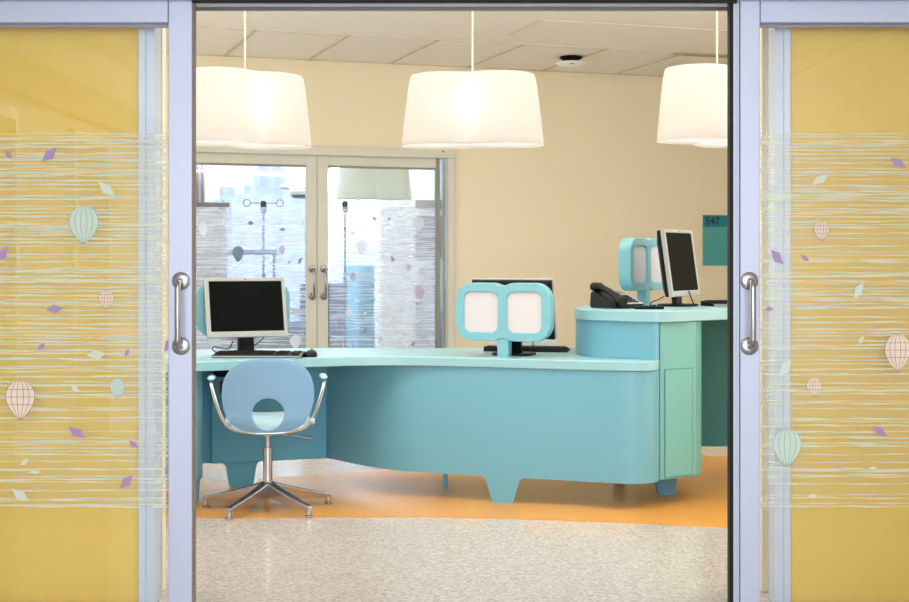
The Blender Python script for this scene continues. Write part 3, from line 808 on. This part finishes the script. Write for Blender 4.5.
g0 = goggle_proto('teal twin-panel screen before the monitor seen from behind', (X(504.5, 7.25), 7.25, ZT), math.radians(-21))
g1 = copy_tree(g0); g1['label'] = 'teal twin-panel screen behind the left silver monitor'; g1.location = (X(242.5, 7.72), 7.72, ZT); g1.rotation_euler.z = math.radians(14)
g2 = copy_tree(g0); g2['label'] = 'teal twin-panel screen on the raised counter, left of its monitor'; g2.location = (X(643.5, 8.05), 8.05, ZH); g2.rotation_euler.z = math.radians(58)

# ------------------------------------------------------------------ monitors
def monitor_proto(label, loc, rz, tilt=math.radians(10), w=.44, h=.325, zb=.085):
    t = thing('computer_monitor', label, 'monitor', loc, rz, 'flat computer monitors on the desk')
    Rm = Matrix.Translation((0, 0, zb)) @ Matrix.Rotation(-tilt, 4, 'X')
    def put(b): 
        bmesh.ops.transform(b.bm, matrix=Rm, verts=b.bm.verts)
    # bezel ring
    b = MB(); o = [(-w/2, 0), (w/2, 0), (w/2, h), (-w/2, h)]; i_ = [(-w/2+.019, .032), (w/2-.019, .032), (w/2-.019, h-.019), (-w/2+.019, h-.019)]
    def v(p, y): return b.bm.verts.new((p[0], y, p[1]))
    A = [v(p, -.016) for p in o]; B_ = [v(p, -.016) for p in i_]; C = [v(p, -.011) for p in i_]; D = [v(p, .008) for p in o]
    for k in range(4):
        j = (k+1) % 4; b.face([A[k], A[j], B_[j], B_[k]]); b.face([B_[k], B_[j], C[j], C[k]]); b.face([A[j], A[k], D[k], D[j]])
    b.face(D[::-1]); put(b); b.build('bezel', M_silver, t, bevel=.003)
    b = MB(); b.box(-w/2+.019, w/2-.019, -.012, -.0095, .032, h-.019); put(b); b.build('screen', M_screen, t)
    b = MB(); b.rings([[(-w/2+.002, .009, .002), (w/2-.002, .009, .002), (w/2-.002, .009, h-.002), (-w/2+.002, .009, h-.002)],
                       [(-w/2+.004, .028, .004), (w/2-.004, .028, .004), (w/2-.004, .028, h-.004), (-w/2+.004, .028, h-.004)],
                       [(-w/2+.05, .055, .05), (w/2-.05, .055, .05), (w/2-.05, .055, h-.06), (-w/2+.05, .055, h-.06)]], True, True, True, False)
    put(b); b.build('back_shell', M_blackp, t, bevel=.003)
    b = MB(); b.lathe([(.004, 0), (.004, .001)], (0, -.0165, h-.009), 10, 'y'); 
    for k in range(5): pass
    put(b); b.build('webcam', M_blackp, t)
    for k in range(5):
        b = MB(); b.box(w/2-.16+.022*k, w/2-.147+.022*k, -.0175, -.016, .010, .014); put(b); b.build('button', M_grey, t)
    b = MB(); b.rings([[(-.045, .03, .012), (.045, .03, .012), (.045, .055, .012), (-.045, .055, .012)], [(-.04, .035, .12), (.04, .035, .12), (.04, .075, .12), (-.04, .075, .12)], [(-.04, .05, .2), (.04, .05, .2), (.04, .1, .2), (-.04, .1, .2)]], True, True, True, False)
    b.build('neck', M_blackp, t, bevel=.003)
    b = MB(); b.prism(rrect(0, .04, .22, .2, .07, 8), 0, .012); b.build('base', M_blackp, t, bevel=.003)
    return t
m0 = monitor_proto('silver-framed black-screened monitor behind the blue swivel chair', (X(248, 7.5), 7.5, ZT), math.radians(24), math.radians(13))
m1 = copy_tree(m0); m1['label'] = 'monitor seen from behind, on the low desk behind a twin-panel screen'; m1.location = (X(516, 7.44), 7.44, ZT); m1.rotation_euler.z = math.radians(180-18)
m2 = monitor_proto('silver-framed monitor angled sideways on the raised counter', (X(684.5, 7.75), 7.75, ZH), math.radians(60), math.radians(8), .43, .372, .054)

# ------------------------------------------------------------------ keyboards, mouse
def keyboard_proto(label, loc, rz):
    t = thing('keyboard', label, 'keyboard', loc, rz, 'computer keyboards')
    w, dp = .46, .155
    b = MB(); pr = [(-dp/2, 0), (dp/2, 0), (dp/2, .026), (dp/2-.02, .028), (-dp/2, .014)]
    b.rings([[(x, p[0], p[1]) for p in pr] for x in (-w/2, w/2)], True, True, True, False); b.build('case', M_blackp, t, bevel=.003)
    b = MB(); b.rings([[(x, p[0], p[1]) for p in ((-dp/2-.001, .0045), (-dp/2-.001, .011), (-dp/2+.012, .0155), (-dp/2+.002, .0155-.003))] for x in (-w/2, w/2)], True, True, True, False); b.build('front_edge', M_silver, t)
    b = MB()
    for r in range(6):
        y = -dp/2+.022+r*.02; z = .0155+(y+dp/2)*.075
        n = 22; 
        for c in range(n):
            if c in (15, 19) : continue
            if r == 0 and 3 < c < 9: continue
            x = -w/2+.016+c*(w-.03)/n
            b.box(x, x+.0155, y, y+.0155, z, z+.007)
        if r == 0: b.box(-w/2+.016+4*(w-.03)/n, -w/2+.016+9*(w-.03)/n-.004, y, y+.0155, z, z+.007)
    b.rings([[(x, p[0], p[1]) for p in ((-dp/2+.02, .0145), (dp/2-.025, .0265), (dp/2-.025, .0275), (-dp/2+.02, .0165))] for x in (-w/2+.012, w/2-.012)], True, True, True, False)
    b.build('keys', M_black, t)
    return t
k0 = keyboard_proto('black keyboard with silver edge before the left monitor', (X(259, 7.2), 7.2, ZT), math.radians(-2))
k1 = copy_tree(k0); k1['label'] = 'black keyboard on the low desk behind the middle twin-panel screen'; k1.location = (X(527, 7.70), 7.70, ZT); k1.rotation_euler.z = math.radians(180-10)
k2 = copy_tree(k0); k2['label'] = 'black keyboard on the raised counter right of the angled monitor'; k2.location = (X(744, 7.82), 7.82, ZH); k2.rotation_euler.z = math.radians(18)
t = thing('computer_mouse', 'black computer mouse right of the left keyboard', 'mouse', (X(310.5, 7.24), 7.24, ZT), math.radians(-8))
b = MB(); rg = []
for k in range(9):
    f = k/8; y = -.055+.11*f; hw = .031*math.sqrt(max(.02, 1-(2*f-1)**4)); hh = .036*math.sqrt(max(.02, 1-((f-.6)/.62)**2))*.95
    rg.append([(hw*math.cos(a), y, .002+hh*max(0, math.sin(a))**.8) for a in [PI*q/10 for q in range(11)]]+[(-hw, y, 0), (hw, y, 0)])
b.rings(rg, True, True, True, True); b.build('body', M_blackp, t)
b = MB(); b.lathe([(.009, -.004), (.009, .004)], (0, .025, .033), 12, 'x'); b.build('wheel', M_grey, t)

def cable(pts, r, mon, m=M_black):
    pts = catmull([Vector(p) for p in pts], 6); o = pts[0].copy()
    b = MB(); b.tube([p-o for p in pts], r, 6); c = b.build('cable', m, parent=mon, loc=o)
    c.matrix_parent_inverse = (Matrix.Translation(mon.location) @ Matrix.Rotation(mon.rotation_euler.z, 4, 'Z')).inverted()
cable([(X(232, 7.42), 7.46, ZT+.07), (X(228, 7.40), 7.40, ZT+.03), (X(215, 7.36), 7.36, ZT+.045), (X(212.5, 7.34), 7.34, ZT+.03), (X(219, 7.33), 7.33, ZT+.008)], .003, m0)
cable([(X(262, 7.45), 7.52, ZT+.085), (X(258, 7.42), 7.42, ZT+.06), (X(250, 7.40), 7.40, ZT+.035), (X(246, 7.40), 7.40, ZT+.015)], .003, m0)
cable([(X(676, 7.82), 7.82, ZH+.06), (X(681, 7.8), 7.80, ZH+.085), (X(687, 7.8), 7.8, ZH+.095), (X(691, 7.72), 7.72, ZH+.05), (X(694, 7.68), 7.68, ZH+.012)], .003, m2)
cable([(X(664, 7.9), 7.9, ZH+.05), (X(659, 7.86), 7.86, ZH+.035), (X(652, 7.84), 7.84, ZH+.02), (X(650, 7.83), 7.83, ZH+.004), (X(656, 7.8), 7.8, ZH+.004)], .003, m2)
cable([(X(531, 7.55), 7.52, ZT+.10), (X(533, 7.5), 7.5, ZT+.05), (X(530, 7.48), 7.48, ZT+.02), (X(524, 7.5), 7.5, ZT+.006)], .003, m1)

t = thing('white_wedge', 'white sloped board behind the middle keyboard', 'document holder', (X(524, 7.84), 7.84, ZT), math.radians(170))  # plain white wedge on the low desk
b = MB(); b.rings([[(x, -.05, .0), (x, .05, .0), (x, .05, .055), (x, .043, .055), (x, -.05, .006)] for x in (-.19, .19)], True, True, True, False); b.build('board', M_white, t, bevel=.002)
b = MB(); b.box(-.18, .18, -.056, -.0505, .0, .012); b.build('lip', M_silver, t)
# ------------------------------------------------------------------ telephone and pager
t = thing('desk_telephone', 'black and grey desk telephone with sloping handset on the raised counter', 'telephone', (X(618, 7.45), 7.45, ZH), math.radians(32))
# local: user stands on -y, back is +y; width along x
b = MB(); pr = [(-.10, 0), (.11, 0), (.125, .012), (.115, .082), (.095, .090), (-.10, .022)]
b.rings([[(x, p[0], p[1]) for p in pr] for x in (-.095, .095)], True, True, True, False); b.build('body', M_blackp, t, bevel=.004)
def slope(y): return .022+(y+.10)*(.090-.022)/.195
def on_slope(b, x0, x1, y0, y1, h):
    v = [(x0,y0),(x1,y0),(x1,y1),(x0,y1)]
    b.rings([[(p[0], p[1], slope(p[1])+q) for p in v] for q in (.0006, h)], True, True, True, False)
b = MB(); on_slope(b, -.02, .092, -.098, .093, .004); b.build('face_plate', M_silver, t, bevel=.002)
b = MB(); on_slope(b, -.005, .08, .03, .08, .006); b.build('display', mat('olive_lcd', (120, 122, 100), .3), t)
for r in range(4):
    for c in range(3):
        b = MB(); on_slope(b, .0+.026*c, .02+.026*c, -.085+.026*r, -.067+.026*r, .008); b.build('button', M_blackp, t)
b = MB(); n = 14; rg = []
for k in range(n+1):
    f = k/n; y = -.12+.25*f; base = slope(min(y, .1))+.012
    bow = .012*math.sin(PI*f); w = .024 if .2 < f < .8 else .029; hh = .02 if .22 < f < .78 else .03
    low = bow if .2 < f < .8 else 0
    rg.append([(-.06+w*math.cos(a)*1.0, y, base+low+.008+hh*.8*math.sin(a)) for a in [2*PI*q/12 for q in range(12)]])
b.rings(rg, True, True, True, True); b.build('handset', M_blackp, t)
b = MB(); b.box(-.085, -.03, .108, .12, .0, .085); b.build('back_support', M_black, t)
t = thing('pager', 'small flat black device lying before the telephone on the raised counter', 'device', (X(649, 7.28), 7.28, ZH), math.radians(4))
b = MB(); b.prism(rrect(0, 0, .15, .07, .012, 6), 0, .016); b.build('body', M_blackp, t, bevel=.003)
b = MB(); b.prism(rrect(-.01, 0, .09, .045, .006, 4), .0162, .0172); b.build('screen', M_screen, t)

# ------------------------------------------------------------------ swivel chair
CXY = Vector((X(267.8, 6.93), 6.93, 0))
CXY = CXY+Vector((.0, 0, 0))
ch = thing('swivel_chair', 'blue-grey shell swivel chair with a round hole in its back and chrome arms', 'chair', CXY, math.radians(8))
# backrest with hole (polar grid)
b = MB(); NS, NR = 64, 9; rows = []
zc_, zt_, zb2 = .499, .766, .410
def outer(a):
    c, s_ = math.cos(a), math.sin(a)
    ex = 2.7 if s_ > 0 else 3.3
    k = (abs(c)**ex+abs(s_)**ex)**(-1/ex)
    x = .218*k*c
    z = (zt_-.58)*k*s_ if s_ > 0 else (.58-zb2)*k*s_
    if s_ < 0: x *= 1-.13*(abs(z)/.17)**1.2
    return x, .58+z
def yback(x, z):
    return -.245+.33*x*x-.11*max(0, z-.50)**1.0+.9*max(0, .50-z)**2*4
for r in range(NR+1):
    row = []
    for k in range(NS):
        a = 2*PI*k/NS
        hx, hz = .077*math.cos(a), zc_+.077*math.sin(a)
        ox, oz = outer(a)
        # outer point seen along direction from the hole
        f = (r/NR)**1.0
        x, z = hx+(ox-hx)*f, hz+(oz-hz)*f
        row.append(b.bm.verts.new((x, yback(x, z), z)))
    rows.append(row)
b.sm = True
for r in range(NR):
    for k in range(NS):
        j = (k+1) % NS; b.face([rows[r][k], rows[r+1][k], rows[r+1][j], rows[r][j]])
o = b.build('backrest', M_chair, ch)
sd = o.modifiers.new('thick', 'SOLIDIFY'); sd.thickness = .014; sd.offset = 0
bv = o.modifiers.new('bev', 'BEVEL'); bv.width = .004; bv.segments = 2; bv.limit_method = 'ANGLE'
# seat
b = MB(); nu, nv = 16, 14; g = []
for i in range(nv+1):
    v = i/nv; y = -.222+.44*v; row = []
    hw = .205*(1-.25*max(0, (v-.75)/.25)**2)*(.74+.26*min(1, v/.35))
    for k in range(nu+1):
        u = 2*k/nu-1; x = hw*u
        z = .418+.058*v+.016*u*u-.03*max(0, (v-.8)/.2)**2
        row.append(b.bm.verts.new((x, y, z)))
    g.append(row)
b.sm = True
for i in range(nv):
    for k in range(nu): b.face([g[i][k], g[i][k+1], g[i+1][k+1], g[i+1][k]])
o = b.build('seat', M_seat, ch); sd = o.modifiers.new('thick', 'SOLIDIFY'); sd.thickness = .014; sd.offset = -1
# arm frame: one bent tube passing under the shell
def pz(px, py, d): p = at(px, py, d); return p-CXY
armL = [(-.275, -.02, .642), (-.275, -.08, .632), (-.252, -.12, .555), (-.222, -.15, .475), (-.18, -.17, .427), (-.10, -.185, .406), (0, -.19, .400), (.10, -.185, .406), (.18, -.17, .427), (.222, -.15, .475), (.252, -.12, .555), (.275, -.08, .632), (.275, -.02, .642)]
b = MB(); b.tube(catmull([Vector(p) for p in armL], 6), .0095, 12); b.build('arm_frame', M_chrome, ch)
for sx, xx in ((-1, -.275), (1, .275)):
    b = MB(); rg = []
    for k in range(11):
        f = k/10; y = -.105+.24*f; s_ = math.sqrt(max(.03, 1-(2*f-1)**4)); rg.append([(xx+.019*s_*math.cos(a), y, .655+.011*s_*math.sin(a)) for a in [2*PI*q/14 for q in range(14)]])
    b.rings(rg); b.build('arm_pad', M_pad, ch)
b = MB(); b.box(-.09, .09, -.1, .12, .395, .408); b.tube([(-.18, -.17, .425), (-.08, -.02, .40)], .009); b.tube([(.18, -.17, .425), (.08, -.02, .40)], .009); b.build('seat_plate', M_castalu, ch, bevel=.003)
for sx in (-.2, .225):
    b = MB(); b.lathe([(.012, -.012), (.016, 0), (.012, .012)], (sx*.95, -.165, .452), 12, 'x'); b.build('shell_fixing', M_pad, ch)
b = MB(); b.lathe([(.0232, .10), (.0232, .15), (.0232, .30), (.025, .302), (.025, .308), (.0232, .31)], n=24); b.build('column_sleeve', M_castalu, ch)
b = MB(); b.lathe([(.0145, .309), (.0145, .36), (.026, .362), (.028, .395)], n=20); b.build('gas_lift', M_steel, ch)
b = MB(); b.tube([(.03, -.03, .385), (.09, -.05, .375), (.17, -.06, .366)], .004, 8); b.tube([(.17, -.06, .366), (.215, -.066, .362)], [.005, .009], 8); b.build('lever', M_chrome, ch)
b = MB(); b.lathe([(.030, .075), (.036, .085), (.036, .125), (.024, .14)], n=24); b.build('hub', M_castalu, ch)
for k in range(5):
    a = math.radians(23-4+72*k); ca, sa = math.cos(a), math.sin(a)
    def tr(r, w, z): return (r*ca-w*sa, r*sa+w*ca, z)
    b = MB(); rg = []
    for f in (0, .25, .5, .75, .93, 1):
        r = .025+.307*f; hw = .024-.010*f; zt = .138-.080*f-.004*math.sin(PI*f); hh = .074-.050*f
        rg.append([tr(r, -hw*.55, zt), tr(r, -hw, zt-.006), tr(r, -hw*.8, zt-hh), tr(r, hw*.8, zt-hh), tr(r, hw, zt-.006), tr(r, hw*.55, zt)])
    b.rings(rg, True, True, True, False); lg = b.build('base_leg', M_castalu, ch, bevel=.002)
    c = tr(.321, 0, 0)
    b = MB(); b.lathe([(.017, 0), (.019, .004), (.019, .012), (.010, .015), (.010, .021), (.013, .022), (.013, .05)], (c[0], c[1], 0), 18); b.build('glide', M_castalu, lg)

# ------------------------------------------------------------------ pendant lamps
def shade_mat():
    m, nt, out = new_mat('glowing_fabric_shade')
    d = nt.nodes.new('ShaderNodeBsdfDiffuse'); d.inputs['Color'].default_value = lin((158, 155, 150))
    t = nt.nodes.new('ShaderNodeBsdfTranslucent'); t.inputs['Color'].default_value = lin((240, 234, 230))
    mx = nt.nodes.new('ShaderNodeMixShader'); mx.inputs['Fac'].default_value = .62
    nt.links.new(d.outputs[0], mx.inputs[1]); nt.links.new(t.outputs[0], mx.inputs[2])
    e = nt.nodes.new('ShaderNodeEmission'); e.inputs['Color'].default_value = lin((255, 232, 200)); e.inputs["Strength"].default_value = .07
    ad = nt.nodes.new('ShaderNodeAddShader')
    nt.links.new(mx.outputs[0], ad.inputs[0]); nt.links.new(e.outputs[0], ad.inputs[1]); nt.links.new(ad.outputs[0], out.inputs[0]); return m
M_shade = shade_mat()
def emis(name, c, s_):
    m, nt, out = new_mat(name); e = nt.nodes.new('ShaderNodeEmission'); e.inputs['Color'].default_value = lin(c); e.inputs['Strength'].default_value = s_
    nt.links.new(e.outputs[0], out.inputs[0]); return m
M_diff = emis('glowing_diffuser', (255, 248, 238), 1.02)
H = .358
def lamp_proto(label, px, d, zb, rot, cord_px, ms=None, md=None):
    t = thing('pendant_lamp', label, 'pendant lamp', (X(px, d), d, zb), rot, 'wavy white pendant lamps')
    N = 72
    def ring(s_, z, zj=0): 
        o = []
        for k in range(N):
            a = 2*PI*k/N; r = .25*(1+.43*math.cos(2*a)-.03*math.cos(4*a))*s_
            o.append((r*math.cos(a), r*math.sin(a), z))
        return o
    b = MB(); b.rings([ring(1.03, 0), ring(1.025, .02), ring(1.0, .1), ring(.965, .2), ring(.93, .3), ring(.91, H-.03), ring(.9, H-.012), ring(.88, H-.003), ring(.84, H), ring(.5, H+.002), ring(.06, H+.002)], False, True)
    b.build('lamp_shade', ms or M_shade, t)
    b = MB(); b.poly(ring(1.0, .012)); b.build('diffuser', md or M_diff, t)
    b = MB(); b.tube([(0, 0, H), (0, 0, CEIL-zb)], .0055, 8); b.build('cord', M_cord, t)
    b = MB(); b.lathe([(.05, CEIL-zb-.035), (.06, CEIL-zb-.02), (.06, CEIL-zb-.002)], n=20); b.build('ceiling_rose', M_white, t)
    return t
ZL = Z(149, 7.0)+.02
lamps = [(245, 7.0, math.radians(40), 'wavy white pendant lamp cut off by the left sliding door', 0), (472.5, 7.05, math.radians(-9), 'wavy white pendant lamp, middle of the three', 0), (717, 6.9, math.radians(44), 'wavy white pendant lamp cut off by the right sliding door', 0)]
l0 = None
lampobjs = []
for px, d, r, lab, _ in lamps:
    if l0 is None: l0 = o = lamp_proto(lab, px, d, ZL, r, px)
    else:
        o = copy_tree(l0); o['label'] = lab; o.location = (X(px, d), d, ZL); o.rotation_euler.z = r
    lampobjs.append(o)
p = lloc(374, .7)  # added lamp stands in for a shade reflected in the far door
o = lamp_proto('pale pendant lamp added for a lamp reflection in the right far glass door', 374, p.y, Z(200, p.y)+.01, T, 0, mat('reflected_lamp_shade', (226, 229, 218), .8), emis('reflected_lamp_glow', (250, 246, 236), .8))
o['group'] = 'wavy white pendant lamps'; o.location.x = p.x

def light(name, typ, loc, energy, color, size=None, sy=None, rot=(0,0,0), radius=None):
    l = bpy.data.lights.new(name, typ); l.energy = energy; l.color = color
    if typ == 'AREA':
        l.shape = 'RECTANGLE'; l.size = size; l.size_y = sy or size
    elif radius: l.shadow_soft_size = radius
    o = bpy.data.objects.new(name, l); COL.objects.link(o); o.location = loc; o.rotation_euler = rot; return o
for q in lampobjs:
    for s_ in (0,):
        a = q.rotation_euler.z
        light('lamp_bulb', 'POINT', (q.location.x+s_*math.cos(a), q.location.y+s_*math.sin(a), ZL+.2), 1.25, (1, .95, .88), radius=.05)

# ------------------------------------------------------------------ room sign
sp = ws(702.5); z0 = wz(702.5, 265.5); z1 = wz(702.5, 215)
sw = (ws(726.8)-ws(702.5))
org = Vector((W0.x+CT*sp+ST*.014, W0.y+ST*sp-CT*.014, z0))
t = thing('room_sign', 'teal room number sign reading 547 on the cream back wall', 'sign', org, T)
hh = z1-z0
b = MB(); b.box(0, sw, 0, .012, 0, hh*.765); b.build('lower_plate', M_tealsign, t, bevel=.002)
b = MB(); b.box(0, sw, -.003, .012, hh*.77, hh); b.build('number_band', M_tealsignd, t, bevel=.002)
text_obj('room_number', '547', hh*.215, M_ink, t, (sw*.07, -.0045, hh*.81))

# ------------------------------------------------------------------ lights
WARM = (1, .975, .93)
light('ceiling_light', 'AREA', (-1.2, 6.0, 2.93), 37, WARM, 3.4, 1.2)
light('ceiling_light', 'AREA', (2.2, 6.0, 2.93), 37, WARM, 3.0, 1.2)
light('ceiling_light', 'AREA', (1.2, 10.4, 2.93), 8, WARM, 3.5, 1.0, (0, 0, T))
light('ceiling_fill_front', 'AREA', (0, 5.5, 2.45), 46, WARM, 6.5, .25, (math.radians(163), 0, 0))  # unseen fill added above the header to brighten the ceiling
light('ceiling_fill_back', 'AREA', (.6, 7.8, 2.74), 62, WARM, 6.0, .25, (math.radians(160), 0, 0))  # no fitting here; added to lift the far part of the ceiling
light('corridor_light', 'AREA', (0, 1.2, 2.72), 60, (.86, .91, 1), 3.6, 1.4)
light('corridor_fill_light', 'AREA', (0, -3.9, 1.5), 290, (.86, .91, 1), 4.6, 2.2, (PI/2, 0, 0))  # added frontal fill behind the camera; that wall has no window
light('corridor_light', 'AREA', (0, -2.2, 2.72), 40, (.88, .92, 1), 3.6, 1.4)
q = lloc(300, 1.8)
light('side_fill_light', 'AREA', (-4.1, 8.2, 1.6), 62, (.95, .97, 1), 4.0, 2.4, (PI/2, 0, -PI/2))  # added side fill; the left wall has no window
light('side_fill_light', 'AREA', (4.4, 7.5, 1.7), 60, (1, .98, .94), 3.4, 2.4, (PI/2, 0, PI/2))  # added side fill from the right, also without a window
light('far_room_light', 'AREA', (q.x, q.y, 2.85), 90, (.85, .92, 1), 2.5, 2.0, (0, 0, T))
q = lloc(270, 3.3)
light('far_window_light', 'AREA', (q.x, q.y, 2.62), 230, (.84, .92, 1), 2.6, .5, (math.radians(62), 0, T))

w = bpy.data.worlds.new('sky'); S.world = w; w.use_nodes = True
nt = w.node_tree; nt.nodes.clear()
o = nt.nodes.new('ShaderNodeOutputWorld'); bg = nt.nodes.new('ShaderNodeBackground')
bg.inputs['Color'].default_value = (.86, .92, 1, 1); bg.inputs['Strength'].default_value = 2.3
nt.links.new(bg.outputs[0], o.inputs[0])

S.cycles.transparent_max_bounces = 32
S.view_settings.view_transform = 'Standard'
S.view_settings.look = 'None'
S.view_settings.exposure = 0
# ------------------------------------------------------------------ camera
cam = bpy.data.cameras.new('camera'); co = bpy.data.objects.new('camera', cam); COL.objects.link(co)
co.location = (0, 0, EYE); co.rotation_euler = (PI/2, 0, 0)
cam.sensor_width = 36; cam.lens = 36*F/909; cam.shift_y = -(301-HY)/909
cam.clip_start = .05; cam.clip_end = 500
S.camera = co
